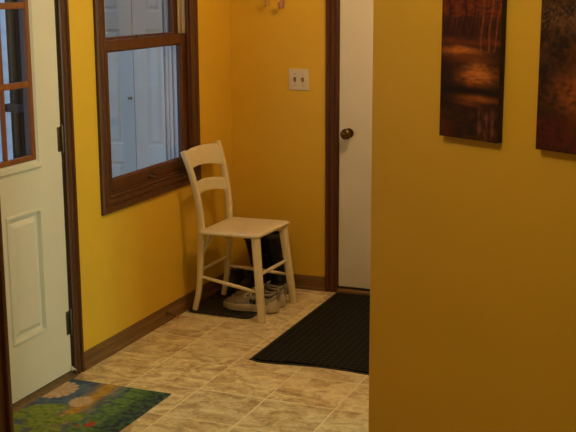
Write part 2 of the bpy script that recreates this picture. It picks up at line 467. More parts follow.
mk('sweep', BX(XD - .03, XD - .004, D1[0] + .02, D1[1] - .02, .012, .0285), M['seal'], door1, smooth=False)

# jambs, casing and threshold belong to the opening
bm = bmesh.new()
casing(bm, TL, D1[0] - .005, D1[1] + .005, 0, 2.056, w=.066)
tag(mk('trim_2', bm, M['woodz'], angle=30), 'reddish brown casing around the white door with glass', kind='structure')
bm = bmesh.new()
box(bm, XL - TH, XL + .001, D1[1] + .0005, D1[1] + .0115, 0, 2.06)
box(bm, XL - TH, XL + .001, D1[0] - .0115, D1[0] - .0005, 0, 2.06)
box(bm, XL - TH, XL + .001, D1[0] - .01, D1[1] + .01, 2.0505, 2.0695)
tag(mk('trim_3', bm, M['woodz'], smooth=False), 'brown door jamb lining', kind='structure')
bm = bmesh.new()
extrude_profile(bm, [(-.10, 0), (.058, 0), (.060, .004), (.050, .009), (.034, .013), (.030, .022), (.012, .0265), (-.10, .0265)], (XL - .035, D1[0] + .001, 0), (XL - .035, D1[1], 0), (1, 0, 0))
tag(mk('trim_4', bm, M['sill'], angle=25), 'bronze threshold under the white door', kind='structure')
bm = bmesh.new()
lathe(bm, [(0, .004), (.010, .0045), (.016, .002)], (XL + .006, 3.884, .036), (1, -.2, -.3), 12)
box(bm, XL - .002, XL + .006, 3.875, 3.889, .026, .044, .002)
tag(mk('corner_seal', bm, M['plastic']), 'small pale corner seal pad at the foot of the white door', 'seal')

# ------------------------------------------------------------------ WINDOW 1 : double hung
win = empty('window_1', (XL, (W1[0] + W1[1]) / 2, W1z[0]), 'stained wood double hung window in the yellow wall', 'window', kind='structure')
bm = casing(bmesh.new(), TL, W1[0] - .003, W1[1] + .003, W1z[0] + .002, W1z[1], w=.076, t=.019, bottom=True)
mk('casing', bm, M['woodz'], win, angle=30)
bm = bmesh.new()
a, b, c, d = W1[0], W1[1], W1z[0], W1z[1]
box(bm, XL - TH, XL + .001, a - .0115, a, c - .01, d + .01)
box(bm, XL - TH, XL + .001, b, b + .0115, c - .01, d + .01)
box(bm, XL - TH, XL + .001, a, b, c - .0115, c)
box(bm, XL - TH, XL + .001, a, b, d, d + .0115)
mk('jamb', bm, M['woodz'], win, smooth=False)
# stops on the room side and tan tracks in front of upper sash
bm = bmesh.new()
box(bm, XL - .014, XL + .002, b - .010, b, c, d, .002)
box(bm, XL - .014, XL + .002, a, a + .010, c, d, .002)
box(bm, XL - .014, XL + .002, a + .010, b - .010, c, c + .012, .002)
mk('inner_stop', bm, M['woodz'], win)
bm = bmesh.new()
for yy0, yy1 in ((b - .008, b - .0005), (a + .0005, a + .008)):
    box(bm, XL - .050, XL - .0145, yy0, yy1, 1.432, d, .001)
    box(bm, XL - .052, XL - .046, yy0 - (.010 if yy0 > 4.6 else 0), yy1 + (.010 if yy0 < 4.6 else 0), 1.432, d, .001)
    box(bm, XL - .030, XL - .027, yy0 - (.004 if yy0 > 4.6 else 0), yy1 + (.004 if yy0 < 4.6 else 0), 1.432, d, .001)
for yy0, yy1, sg in ((b - .007, b - .0004, -1), (a + .0004, a + .007, 1)):
    q = bmesh.new()
    box(q, XL - .150, XL - .0885, yy0, yy1, c + .001, d, .001)
    box(q, XL - .0885, XL - .0475, yy0, yy1, c + .001, 1.391, .001)
    for xr_, hh in ((-.068, .006), (-.094, .009), (-.118, .006), (-.140, .012)):
        ya_, yb_ = (yy0 - hh, yy0 + .001) if sg < 0 else (yy1 - .001, yy1 + hh)
        box(q, XL + xr_ - .0025, XL + xr_ + .0025, ya_, yb_, c + .001, 1.391 if xr_ > -.08 else d, .0008)
    mk('outer_track', q, M['porch_white'], win)['label'] = 'white vinyl outer track'
o = mk('side_track', bm, M['liner'], win); o['label'] = 'tan vinyl side tracks above the lower sash'
# lower sash
def sash(x0, x1, z0, z1, rb, rt, st=.048, name='lower_sash', y0=a + .002, y1=b - .002):
    m = bmesh.new()
    T = lambda u, v, n: (x1 + n, u, v)
    slab(m, T, y0, y1, z0, z1, x1 - x0, holes=[(y0 + st, y1 - st, z0 + rb, z1 - rt)])
    s = mk(name, m, M['woodz'], win, smooth=False)
    # sloped glazing bead
    m = bmesh.new()
    A, B, Cc, Dd = y0 + st, y1 - st, z0 + rb, z1 - rt
    pr = [(0, x1 - .001), (.008, x1 - .010), (.008, x1 - .016), (0, x1 - .016)]
    vr = [[m.verts.new((xx, (A + o, A + o, B - o, B - o)[k], (Cc + o, Dd - o, Dd - o, Cc + o)[k])) for o, xx in pr] for k in range(4)]
    for q in range(4):
        P, Q = vr[q], vr[(q + 1) % 4]
        for i in range(4): m.faces.new((P[i], P[(i + 1) % 4], Q[(i + 1) % 4], Q[i]))
    mk('glazing_bead', m, M['woodz'], s, smooth=False)
    mk('pane', BX(x1 - .019, x1 - .0165, A - .004, B + .004, Cc - .004, Dd + .004), M['glass_upper' if name == 'upper_sash' else 'glass'], s, smooth=False)
    return s
lo = sash(XL - .047, XL - .014, W1z[0] + .001, 1.430, .062, .046)
up = sash(XL - .088, XL - .054, 1.392, W1z[1] - .001, .040, .05, name='upper_sash')
bm = bmesh.new()
yc = 4.600
box(bm, XL - .044, XL - .018, yc - .028, yc + .028, 1.4300, 1.4345, .001)
lathe(bm, [(0, .010), (.007, .009), (.009, .004)], (XL - .031, yc, 1.4345), (0, 0, 1), 14)
box(bm, XL - .036, XL - .020, yc - .020, yc + .006, 1.4385, 1.4445, .002)
o = mk('sash_lock', bm, M['bronze'], win); o['label'] = 'dark sash lock on the meeting rail'
bm = bmesh.new()
yc = 4.665; zc = .765
box(bm, XL - .014, XL - .011, yc - .034, yc - .018, zc - .010, zc + .010, .001)
box(bm, XL - .014, XL - .011, yc + .018, yc + .034, zc - .010, zc + .010, .001)
sweep(bm, spline([(XL - .013, yc - .026, zc), (XL + .004, yc - .018, zc - .004), (XL + .008, yc, zc - .006), (XL + .004, yc + .018, zc - .004), (XL - .013, yc + .026, zc)], 5), .005, .0035, (0, 0, 1), 10)
o = mk('lift_handle', bm, M['bronze'], win); o['label'] = 'dark metal lift handle on the bottom rail'

# ------------------------------------------------------------------ DOOR 2 : plain white door in the back wall
YD = YB + .003
door2 = empty('door_2', ((D2[0] + D2[1]) / 2, YD, 0), 'plain white door with an aged brass knob in the far wall', 'door', kind='structure')
T2 = lambda u, v, n: (u, YD - n, v)
bm = slab(bmesh.new(), T2, D2[0] + .0085, D2[1] - .0085, .036, 2.045, .042)
mk('door_leaf', bm, M['door_white'], door2, angle=25)
kx, kz = -1.905, .890
kb = bmesh.new(); lathe(kb, [(-.001, .027), (.004, .027), (.008, .024), (.010, .014)], (kx, YD, kz), (0, -1, 0), 28)
mk('knob_rose', kb, M['brass'], door2)
kb = bmesh.new(); lathe(kb, [(.009, .011), (.030, .0105), (.034, .018), (.042, .0265), (.051, .0295), (.060, .0285), (.066, .023), (.069, .014), (.070, .004)], (kx, YD, kz), (0, -1, 0), 28)
mk('door_knob', kb, M['brass'], door2, angle=60)
mk('latch_plate', BX(D2[0] + .0070, D2[0] + .0084, YD + .004, YD + .03, kz - .03, kz + .03), M['bronze'], door2)
bm = bmesh.new(); casing(bm, TB, D2[0] + .003, D2[1] - .003, 0, 2.055, w=.069)
tag(mk('trim_5', bm, M['woodz'], angle=30), 'dark brown casing around the plain white door', kind='structure')
bm = bmesh.new()
box(bm, D2[0], D2[0] + .004, YB, YB + TH, 0, 2.06)
box(bm, D2[1] - .004, D2[1], YB, YB + TH, 0, 2.06)
box(bm, D2[0], D2[1], YB, YB + TH, 2.055, 2.069)
box(bm, D2[0] + .004, D2[0] + .030, YD + .044, YD + .060, 0, 2.055)
tag(mk('trim_6', bm, M['woodz'], smooth=False), 'brown jamb lining of the back door', kind='structure')
bm = bmesh.new()
extrude_profile(bm, [(-.08, 0), (.012, 0), (.014, .012), (.006, .022), (-.08, .026)], (D2[0] + .004, YB + .004, 0), (D2[1] - .004, YB + .004, 0), (0, -1, 0))
tag(mk('trim_7', bm, M['basex'], angle=25), 'brown wooden sill under the back door', kind='structure')
# backing rooms so that nothing is open to the sky through the door gaps
tag(mk('wall_behind_door', BX(-2.3, -.9, YB + TH + .002, YB + TH + .05, 0, 2.2), M['wall'], smooth=False), kind='structure')

# ------------------------------------------------------------------ switch plate and hooks
sx, sz = -2.190, 1.168
sw = empty('light_switch', (sx, YB, sz), 'ivory double toggle switch plate on the yellow back wall beside the brown casing', 'light switch')
bm = BX(sx - .058, sx + .058, YB - .0055, YB, sz - .0575, sz + .0575, bev=.0035, seg=3); mk('cover_plate', bm, M['plastic'], sw)
for s in (-.023, .023):
    bm = bmesh.new(); box(bm, sx + s - .0055, sx + s + .0055, YB - .0072, YB - .005, sz - .013, sz + .013, .0008)
    sweep(bm, [(sx + s, YB - .006, sz + .001), (sx + s, YB - .013, sz + .006), (sx + s, YB - .019, sz + .010)], [.0045, .004, .0035], [.007, .005, .0035], (1, 0, 0), 12, 4)
    o = mk('toggle', bm, M['toggle'], sw); o['label'] = 'amber brown toggle'
    for q in (-.030, .030):
        bm = bmesh.new(); lathe(bm, [(0, .0034), (.0012, .0034), (.0018, .002)], (sx + s, YB - .0053, sz + q), (0, -1, 0), 12)
        mk('screw', bm, M['steel'], sw)
def hook(x, z, mat, label):
    h = empty('wall_hook', (x, YB, z), label, 'hook', 'two small hooks high on the back wall')
    mk('hook_plate', BX(x - .011, x + .011, YB - .004, YB, z - .030, z + .045, bev=.0018), mat, h)
    b_ = bmesh.new()
    sweep(b_, spline([(x, YB - .003, z + .010), (x, YB - .018, z - .004), (x, YB - .026, z - .020), (x, YB - .036, z - .030), (x, YB - .050, z - .022), (x, YB - .054, z - .004)], 5), .0048, .0048, (1, 0, 0), 10)
    lathe(b_, [(-.006, .003), (-.004, .006), (0, .0075), (.004, .006), (.006, .003)], (x, YB - .054, z - .002), (0, 0, 1), 12)
    mk('hook_arm', b_, mat, h)
hook(-2.285, 1.577, M['copper'], 'copper coloured metal hook on the back wall, the right one of two above the chair')
M['ywall2'] = mott('painted_over_metal', (.52, .31, .06), (.60, .37, .08), 30, .45, .1, .0005)
hook(-2.366, 1.588, M['ywall2'], 'hook painted over in wall yellow, the left one of two above the chair')

# door stop on the left baseboard
ds = empty('door_stop', (XL + .010, 4.735, .046), 'spring door stop with pinkish tip on the left baseboard near the chair', 'door stop')
bm = bmesh.new(); lathe(bm, [(0, .011), (.004, .011), (.007, .006)], (XL + .011, 4.735, .046), (1, 0, 0), 14); mk('base', bm, M['bronze'], ds)
bm = bmesh.new()
sp = [(XL + .017 + .050 * k / 90, 4.735 + .0052 * cos(k * .75), .044 - .010 * (k / 90) ** 2 + .0052 * sin(k * .75)) for k in range(91)]
sweep(bm, sp, .0011, .0011, (1, 0, 0), 6); mk('spring', bm, M['bronze'], ds)
bm = bmesh.new(); lathe(bm, [(-.002, .005), (.002, .0075), (.010, .0078), (.014, .004)], (XL + .067, 4.735, .034), (1, 0, -.25), 14)
mk('tip', bm, M['pink'], ds)['label'] = 'pinkish rubber tip'

# ------------------------------------------------------------------ paintings on the angled wall
def fb(x, y, z=0, o=4): return noise.fractal(Vector((x, y, z)), 1.0, 2.0, o) * .5
def mixc(a, b, t):
    t = max(0, min(1, t)); return tuple(p * (1 - t) + q * t for p, q in zip(a, b))
def gs(x, c, w): return math.exp(-((x - c) / w) ** 2)
def art_stream(u, y):
    """u 0..1 across, y = pixels down in the photo frame (bottom edge at 140)"""
    n1 = fb(u * 5, y * .11, 1); n2 = .62 * fb(u * 9, y * .34, 5) + .2 * fb(u * 40, y * .5, 7); n3 = fb(u * 30, y * .07, 9)
    yw = y + 5 * fb(u * 3, y * .05, 3)
    c = (.020, .010, .007)
    if yw < 16: c = mixc((.030, .009, .005), (.17, .040, .012), .45 + 1.6 * n2 + .6 * n3)
    elif yw < 38: c = mixc((.020, .010, .007), (.065, .020, .010), .35 + 1.8 * n3 + .02 * (20 - (yw - 16)))
    c = mixc(c, (.13, .035, .012), gs(yw, 41, 3.5) * (.8 + 1.5 * n2))
    c = mixc(c, (.42, .15, .025), gs(yw, 51, 4.0) * gs(u, .35, .33) * (1.0 + 1.6 * n2))
    c = mixc(c, (.14, .042, .012), gs(yw, 58, 4) * gs(u, .5, .4) * .8)
    c = mixc(c, (.42, .150, .028), gs(yw, 74, 9) * gs(u, .64, .26) * (1.1 + 2.6 * n2 + 1.0 * n1))
    c = mixc(c, (.42, .20, .05), gs(yw, 70, 6) * gs(u, .70, .12) * (.4 + 2.4 * n2))
    c = mixc(c, (.010, .008, .008), gs(yw, 90.5, 3) * .9)
    c = mixc(c, (.27, .095, .020), gs(yw, 98, 3.2) * gs(u, .68, .32) * (.9 + 1.2 * n2))
    c = mixc(c, (.15, .048, .014), gs(y, 104 + 6 * (u - .5), 2.2) * gs(u, .5, .22) * .8)
    if y > 104:
        k = min(1, (y - 104) / 8)
        c = mixc(c, mixc((.016, .011, .008), (.060, .024, .012), .35 + 1.6 * n1 + .8 * n2), k)
        refl = max(0, gs(u, .70, .035) + gs(u, .80, .03) + gs(u, .91, .035))
        c = mixc(c, (.20, .075, .045), refl * k * (.45 + 1.5 * fb(u * 26, y * .09, 12)) * min(1, (142 - y) / 10))
        c = mixc(c, (.09, .022, .010), gs(u, .1, .2) * gs(y, 132, 9) * (.6 + n2))
    for (uc, a, b, w) in ((.695, .03, 0, .016), (.83, .06, 0, .016), (.945, .11, 0, .014)):
        if y < 50:
            uu = uc + a * (25 - y) / 50 + .012 * sin(y * .13 + uc * 9)
            c = mixc(c, (.26, .080, .030), gs(u, uu, w * .72) * (.7 + 1.5 * n2))
    for (uc, w) in ((.40, .02), (.12, .015), (.55, .014)):
        if y < 36: c = mixc(c, (.012, .007, .006), gs(u, uc + .02 * sin(y * .15), w) * .8)
    return c
def art_rocks(u, y):
    n1 = fb(u * 5, y * .07, 21); n2 = fb(u * 14, y * .2, 25); n3 = fb(u * 30 + y * .1, y * .3, 4)
    n2 = .5 * n2 + .5 * fb((u + y * .01) * 9, (y * .03 - u) * 6, 31)
    c = mixc((.012, .008, .007), (.085, .036, .012), .40 + 2.2 * n1 + 1.2 * n2)
    c = mixc(c, (.30, .095, .018), gs(y, 84, 26) * gs(u, .62, .35) * (.7 + 1.8 * n2))
    c = mixc(c, (.013, .012, .013), gs(y, 112, 16) * gs(u, .2, .3) * .8)
    c = mixc(c, (.012, .011, .013), gs(y, 58, 12) * gs(u, .25, .25) * (.5 + 1.5 * n1))
    c = mixc(c, (.075, .016, .008), max(0, min(1, (y - 100) / 14)) * (.7 + 1.6 * n2))
    c = mixc(c, (.015, .010, .010), max(0, min(1, (y - 134) / 10)) * .7)
    c = mixc(c, (.13, .08, .035), gs(y, 14, 14) * (.35 + 2.2 * n3))
    return c
def painting(s0, w, z0, h, art, label, dep=.018, nu=72, nv=260, ppm=141.0 / .354):
    root = empty('painting', E0 + AD * (s0 + w / 2) + AN * dep / 2 + Vector((0, 0, z0)), label, 'painting')
    P = lambda u, v, n: E0 + AD * (s0 + u * w) + AN * n + Vector((0, 0, z0 + v * h))
    b_ = bmesh.new(); e = .0005
    loft(b_, [[P(0, 0, n), P(1, 0, n), P(1, 1, n), P(0, 1, n)] for n in (.0005, dep - .001)])
    mk('canvas_stretcher', b_, M['canvas_edge'], root, smooth=False)
    b_ = bmesh.new()
    g = [[b_.verts.new(P(i / nu, j / nv, dep)) for i in range(nu + 1)] for j in range(nv + 1)]
    cols = {}
    for j in range(nv + 1):
        for i in range(nu + 1): cols[g[j][i]] = tuple(max(.004, q * k_ - .006) for q, k_ in zip(art(i / nu, 140 - (j / nv) * h * ppm), (1.2, 1.0, .95)))
    lay = b_.loops.layers.float_color.new('Col')
    fs = []
    for j in range(nv):
        for i in range(nu): fs.append(b_.faces.new((g[j][i], g[j][i + 1], g[j + 1][i + 1], g[j + 1][i])))
    # closed thin sheet of canvas, not a bare plane
    bk = [b_.verts.new(P(u, v, dep - .0009)) for u, v in ((0, 0), (1, 0), (1, 1), (0, 1))]
    bf = b_.faces.new(bk[::-1])
    edges = [[g[0][i] for i in range(nu + 1)], [g[j][nu] for j in range(nv + 1)], [g[nv][i] for i in range(nu, -1, -1)], [g[j][0] for j in range(nv, -1, -1)]]
    for k, ed in enumerate(edges): b_.faces.new(ed + [bk[(k + 1) % 4], bk[k]])
    for f in b_.faces:
        for l in f.loops: l[lay] = (*cols.get(l.vert, (.02, .01, .006)), 1)
    mk('painted_canvas', b_, M['paint'], root, smooth=False)
painting(.2915, .2010, 1.2832, .60, art_stream, 'tall narrow canvas of an autumn stream with slim birch trunks, left on the angled wall')
painting(.6145, .2010, 1.2836, .60, art_rocks, 'dark russet canvas cut by the right edge of the photo, right on the angled wall')

# ------------------------------------------------------------------ floral doormat by the left door
RX, RY = (-2.575, -2.090), (3.085, 3.845)
def art_rug(x, y):
    n1 = fb(x * 14, y * 14, 2); n2 = fb(x * 42, y * 42, 6); n3 = fb(x * 90, y * 90, 8, 2)
    c = mixc((.030, .060, .130), (.080, .140, .230), .5 + 2 * n1 + n2)
    # navy right and near edge
    c = mixc(c, mixc((.010, .018, .035), (.022, .040, .060), .5 + 2 * n2), max(0, min(1, (x + 2.30) / .10)))
    # green foliage, right part
    t = gs(x, -2.225 + .05 * n1, .055) * (1 if y > 3.3 else .5)
    c = mixc(c, mixc((.035, .10, .030), (.12, .21, .055), .5 + 2.2 * n2), t * 1.4 + 2.2 * n2 * (1 if x > -2.3 else 0))
    c = mixc(c, (.012, .065, .035), gs(x, -2.155, .025) * (.5 + 3 * n2))
    if x > -2.19 and n2 + .6 * n3 > .07: c = (.040, .10, .030)
    # yellow orange band
    t = gs(x, -2.360 + .10 * (3.60 - y) * .3 + .02 * n1, .040)
    c = mixc(c, mixc((.32, .17, .015), (.50, .30, .03), .5 + 2 * n2), t * (1.1 if y > 3.40 else .4))
    # green lily pads on the left half
    def blob(cx, cy, rx, ry, wob=.12):
        a = math.atan2(y - cy, x - cx)
        return sqrt(((x - cx) / rx) ** 2 + ((y - cy) / ry) ** 2) * (1 + wob * sin(3 * a + cx * 40) + .35 * n1)
    for cx, cy, rx, ry in ((-2.470, 3.490, .080, .085), (-2.420, 3.400, .085, .075), (-2.560, 3.40, .06, .09), (-2.32, 3.47, .050, .050), (-2.50, 3.25, .09, .08), (-2.34, 3.30, .06, .07)):
        d = blob(cx, cy, rx, ry)
        if d < 1:
            base = mixc((.085, .155, .022), (.21, .28, .045), .5 + 2 * n2 + .3 * (1 - d))
            c = mixc(c, base, min(1, (1 - d) * 6))
            if abs(sin(5 * math.atan2(y - cy, x - cx) + 9 * d)) < .12: c = mixc(c, (.025, .06, .015), .6)
    # scalloped blossoms
    for cx, cy, r in ((-2.548, 3.705, .078), (-2.390, 3.625, .046)):
        dx, dy = x - cx, (y - cy) * .78; a = math.atan2(dy, dx); d = sqrt(dx * dx + dy * dy)
        rr = r * (.88 + .12 * abs(cos(a * 7)))
        if d < rr:
            c = mixc((.40, .27, .17), (.56, .40, .26), .5 + 1.2 * cos(a * 14) * .3 + 1.5 * n2)
            if d < r * .3: c = mixc(c, (.45, .30, .13), .6)
            if abs(cos(a * 7)) < .10 and d > r * .35: c = mixc(c, (.20, .13, .10), .6)
    for cx, cy, r in ((-2.225, 3.435, .019), (-2.262, 3.405, .010), (-2.20, 3.30, .017)):
        if sqrt((x - cx) ** 2 + (y - cy) ** 2) * (1 + n2) < r: c = (.38, .035, .020)
    return c
bm = bmesh.new(); nx, ny = 150, 236
lay = bm.loops.layers.float_color.new('Col')
def rug_z(x, y):
    e = min(x - RX[0], RX[1] - x, y - RY[0], RY[1] - y)
    return .0035 + .0035 * min(1, e / .006)
G = [[bm.verts.new((RX[0] + (RX[1] - RX[0]) * i / nx, RY[0] + (RY[1] - RY[0]) * j / ny, 0)) for i in range(nx + 1)] for j in range(ny + 1)]
cc = {}
for row in G:
    for v in row:
        v.co.z = rug_z(v.co.x, v.co.y); cc[v] = art_rug(v.co.x, v.co.y)
for j in range(ny):
    for i in range(nx): bm.faces.new((G[j][i], G[j][i + 1], G[j + 1][i + 1], G[j + 1][i]))
lo4 = [bm.verts.new((x, y, .0006)) for x, y in ((RX[0], RY[0]), (RX[1], RY[0]), (RX[1], RY[1]), (RX[0], RY[1]))]
bm.faces.new(lo4[::-1])
for k, ed in enumerate([[G[0][i] for i in range(nx + 1)], [G[j][nx] for j in range(ny + 1)], [G[ny][i] for i in range(nx, -1, -1)], [G[j][0] for j in range(ny, -1, -1)]]):
    bm.faces.new(ed + [lo4[(k + 1) % 4], lo4[k]])
for f in bm.faces:
    for l in f.loops: l[lay] = (*cc.get(l.vert, (.01, .01, .012)), 1)
tag(mk('doormat', bm, M['rugvc'], angle=50), 'colourful water lily printed doormat in front of the white door', 'doormat')

# ------------------------------------------------------------------ large black mat by the back door
mt = empty('floor_mat', (-1.5, 4.95, 0), 'large black ribbed mat with slightly wavy near edge before the back door', 'mat')
def near_edge(x):
    pts = [(-1.963, 4.358), (-1.90, 4.343), (-1.84, 4.349), (-1.73, 4.368), (-1.62, 4.378), (-1.53, 4.378), (-1.39, 4.366), (-1.2, 4.36), (-1.05, 4.36)]
    for (a0, b0), (a1, b1) in zip(pts, pts[1:]):
        if x <= a1: t = (x - a0) / (a1 - a0); t = t * t * (3 - 2 * t); return b0 + (b1 - b0) * t
    return pts[-1][1]
def mat_sheet(x0, x1, inset, z0, z1, n=60, m=40):
    b_ = bmesh.new()
    def zz(x, y): return z1 + .004 * max(0, sin((x + 1.97) * 9)) * math.exp(-(y - near_edge(x)) / .12) if z1 > .004 else z1
    top = []; bot = []
    for j in range(m + 1):
        r, s = [], []
        for i in range(n + 1):
            x = x0 + inset + (x1 - x0 - 2 * inset) * i / n
            ya = near_edge(x) + inset; yb = 5.545 - inset
            y = ya + (yb - ya) * (j / m) ** 1.5
            r.append(b_.verts.new((x, y, zz(x, y)))); s.append(b_.verts.new((x, y, z0)))
        top.append(r); bot.append(s)
    for j in range(m):
        for i in range(n):
            b_.faces.new((top[j][i], top[j][i + 1], top[j + 1][i + 1], top[j + 1][i]))
            b_.faces.new((bot[j][i], bot[j + 1][i], bot[j + 1][i + 1], bot[j][i + 1]))
    for i in range(n):
        b_.faces.new((top[0][i], bot[0][i], bot[0][i + 1], top[0][i + 1])); b_.faces.new((top[m][i], top[m][i + 1], bot[m][i + 1], bot[m][i]))
    for j in range(m):
        b_.faces.new((top[j][0], top[j + 1][0], bot[j + 1][0], bot[j][0])); b_.faces.new((top[j][n], bot[j][n], bot[j + 1][n], top[j + 1][n]))
    return b_
mk('rubber_backing', mat_sheet(-1.963, -1.05, 0, .0006, .0035), M['black_rubber'], mt)
mk('ribbed_pile', mat_sheet(-1.963, -1.05, .013, .0036, .0085), M['mat'], mt)

# ------------------------------------------------------------------ boot tray under the chair
def rrect(x0, x1, y0, y1, r, n=6):
    pts = []
    for (cx, cy, a0) in ((x1 - r, y1 - r, 0), (x0 + r, y1 - r, 90), (x0 + r, y0 + r, 180), (x1 - r, y0 + r, 270)):
        for k in range(n + 1): a = R(a0 + 90 * k / n); pts.append((cx + r * cos(a), cy + r * sin(a)))
    return pts
tr = empty('boot_tray', (-2.38, 5.2, 0), 'black ribbed rubber boot tray under the cream chair', 'boot tray')
rings = []
for ins, z in ((.004, .001), (0, .003), (0, .011), (.004, .013), (.009, .013), (.013, .009), (.016, .0045), (.05, .0045)):
    rings.append([(x, y, z) for x, y in rrect(-2.572 + ins, -2.205 - ins, 4.915 + ins, 5.54 - ins, max(.01, .045 - ins * .6))])
bm = loft(bmesh.new(), rings); mk('tray', bm, M['tray'], tr, angle=50)
bm = bmesh.new()
for k in range(15):
    x = -2.545 + k * .0225
    box(bm, x - .003, x + .003, 4.955, 5.50, .0040, .0066, .001, 1)
mk('ribs', bm, M['tray'], tr)

# ------------------------------------------------------------------ the chair
CH = (-2.32, 5.09, 0)
ch = empty('chair', CH, 'cream painted wooden chair with two curved back slats in the corner over shoes', 'chair')
SEATC = [(-2.480, 4.890), (-2.150, 4.900), (-2.132, 5.296), (-2.478, 5.284)]
# seat: trapezoid with rounded corners, dished top
sc = SEATC
def seat_outline(ins=0.0, n=7, rad=.028):
    c = [Vector((x, y, 0)) for x, y in sc]; ctr = sum(c, Vector()) / 4; pts = []
    for i in range(4):
        p, a, b_ = c[i], c[i - 1], c[(i + 1) % 4]
        da, db = (a - p).normalized(), (b_ - p).normalized()
        p2 = p + (da + db) * ins
        r = max(.006, rad - ins * .4)
        A, B = p2 + da * r, p2 + db * r
        for k in range(n): t = k / (n - 1); pts.append((A * (1 - t) ** 2 + p2 * 2 * t * (1 - t) + B * t * t))
        q, q2 = B, (b_ + ((c[(i + 2) % 4] - b_).normalized() + (p - b_).normalized()) * ins) - db * r
        for k in range(1, 8): t = k / 8; pts.append(q.lerp(q2, t))
    return pts
zs = .448
rings = []
for ins, z in ((.010, zs - .020), (.003, zs - .018), (0, zs - .013), (0, zs - .007), (.004, zs - .002), (.012, zs), (.05, zs - .002), (.10, zs - .006), (.15, zs - .008)):
    rings.append([(p.x, p.y, z) for p in seat_outline(ins)])
mk('seat', loft(bmesh.new(), rings), M['cream'], ch, angle=60)
# rear posts, one piece from floor to top, bent at the seat
def post(path, name='back_post'):
    pts = spline(path, 6); n = len(pts)
    rx = [.0135 + .0045 * min(1, 2.2 * min(i / n, 1.05 - i / n)) for i in range(n)]
    ry = [.0145] * n
    b_ = sweep(bmesh.new(), pts, ry, rx, (0, 1, 0), 20, 3.2)
    return mk(name, b_, M['cream'], ch, angle=60)
near = [(-2.532, 4.945, .0145), (-2.502, 4.937, .13), (-2.490, 4.932, .25), (-2.481, 4.928, .36), (-2.478, 4.926, .46), (-2.486, 4.919, .58), (-2.507, 4.909, .70), (-2.532, 4.898, .79), (-2.553, 4.890, .852)]
far = [(-2.514, 5.255, .0145), (-2.494, 5.257, .13), (-2.486, 5.258, .25), (-2.478, 5.258, .36), (-2.474, 5.258, .46), (-2.480, 5.257, .58), (-2.498, 5.256, .70), (-2.516, 5.254, .79), (-2.535, 5.252, .858)]
post(near); post(far)
# front legs: tapered square with rounded corners
def leg(p0, p1, h=.019):
    b_ = sweep(bmesh.new(), [Vector(p0).lerp(Vector(p1), t) for t in (0, .012, .5, .985, 1)], [h * .80, h * .92, h, h * 1.08, h * 1.08], [h * .80, h * .92, h, h * 1.08, h * 1.08], (0, 1, 0), 20, 4)
    return mk('leg', b_, M['cream'], ch, angle=60)
FLn = [(-2.128, 4.890, .0), (-2.176, 4.930, .429)]; FLf = [(-2.110, 5.275, .0), (-2.166, 5.262, .429)]
leg(*FLn); leg(*FLf)
def at_z(path, z):
    for p, q in zip(path, path[1:]):
        if p[2] <= z <= q[2]: return Vector(p).lerp(Vector(q), (z - p[2]) / (q[2] - p[2]))
def rod(p, q, r=.0085):
    b_ = sweep(bmesh.new(), [Vector(p).lerp(Vector(q), t) for t in (0, .15, .5, .85, 1)], [r * .8, r, r * 1.15, r, r * .8], [r * .8, r, r * 1.15, r, r * .8], (0, 0, 1), 14)
    return mk('stretcher', b_, M['cream'], ch, angle=60)
rod(at_z(near, .198), at_z(FLn, .152)); rod(at_z(far, .180), at_z(FLf, .158))
rod(at_z(FLn, .240), at_z(FLf, .240)); rod(at_z(near, .228), at_z(far, .232), .0075)
# diagonal brace under the seat
b_ = sweep(bmesh.new(), [(-2.474, 4.934, .330), (-2.470, 5.075, .428)], .007, .011, (1, 0, 0), 14, 3)
mk('brace', b_, M['cream'], ch, angle=60)
b_ = sweep(bmesh.new(), [(-2.474, 5.252, .330), (-2.470, 5.12, .428)], .007, .011, (1, 0, 0), 14, 3)
mk('brace', b_, M['cream'], ch, angle=60)
def slat(z0n, z1n, z0f, z1f, arch0, arch1, bow=.022, name='back_slat'):
    b_ = bmesh.new(); nu_ = 18; rings = []
    for i in range(nu_ + 1):
        u = i / nu_; arch = 4 * u * (1 - u)
        zb = z0n + (z0f - z0n) * u + arch0 * arch; zt = z1n + (z1f - z1n) * u + arch1 * arch
        ring = []; m_ = 8
        loz, hiz = zb, zt
        for side in (0, 1):
            for k in range(m_ + 1):
                t = k / m_ if side == 0 else 1 - k / m_
                z = loz + (hiz - loz) * t
                pn, pf = at_z(near, min(z, .851)), at_z(far, min(z, .857))
                x = pn.x + (pf.x - pn.x) * u - bow * arch; y = pn.y + (pf.y - pn.y) * u
                th = .0075 * (1 - abs(2 * t - 1) ** 6 * .5)
                ring.append((x + (th if side == 0 else -th), y, z))
        rings.append(ring)
    return mk(name, loft(b_, rings), M['cream'], ch, angle=60)
slat(.755, .838, .735, .846, .016, .012, name='crest_rail')
slat(.618, .680, .598, .664, .017, .015)

# ------------------------------------------------------------------ footwear
def shoe_frame(origin, ang):
    o = Vector(origin); d = Vector((cos(ang), sin(ang), 0)); s = Vector((-sin(ang), cos(ang), 0))
    return lambda l, w, h: o + d * l + s * w + Vector((0, 0, h))   # l heel->toe
def half_w(t, W):           # sole half width along the length, t 0 heel .. 1 toe
    pts = [(0, .0), (.03, .55), (.10, .82), (.25, .86), (.45, .84), (.65, .98), (.78, 1.0), (.90, .80), (.97, .48), (1, 0)]
    for (a, p), (b, q) in zip(pts, pts[1:]):
        if t <= b: k = (t - a) / (b - a); k = k * k * (3 - 2 * k) if a > .05 and b < .9 else sqrt(max(0, k)) if a < .01 else (k if b < .99 else 1 - sqrt(max(0, 1 - (1 - k)))); return W * (p + (q - p) * k)
    return 0
TS = [.004, .02, .05, .10, .18, .26, .34, .42, .50, .58, .66, .74, .82, .88, .93, .965, .985, .996]
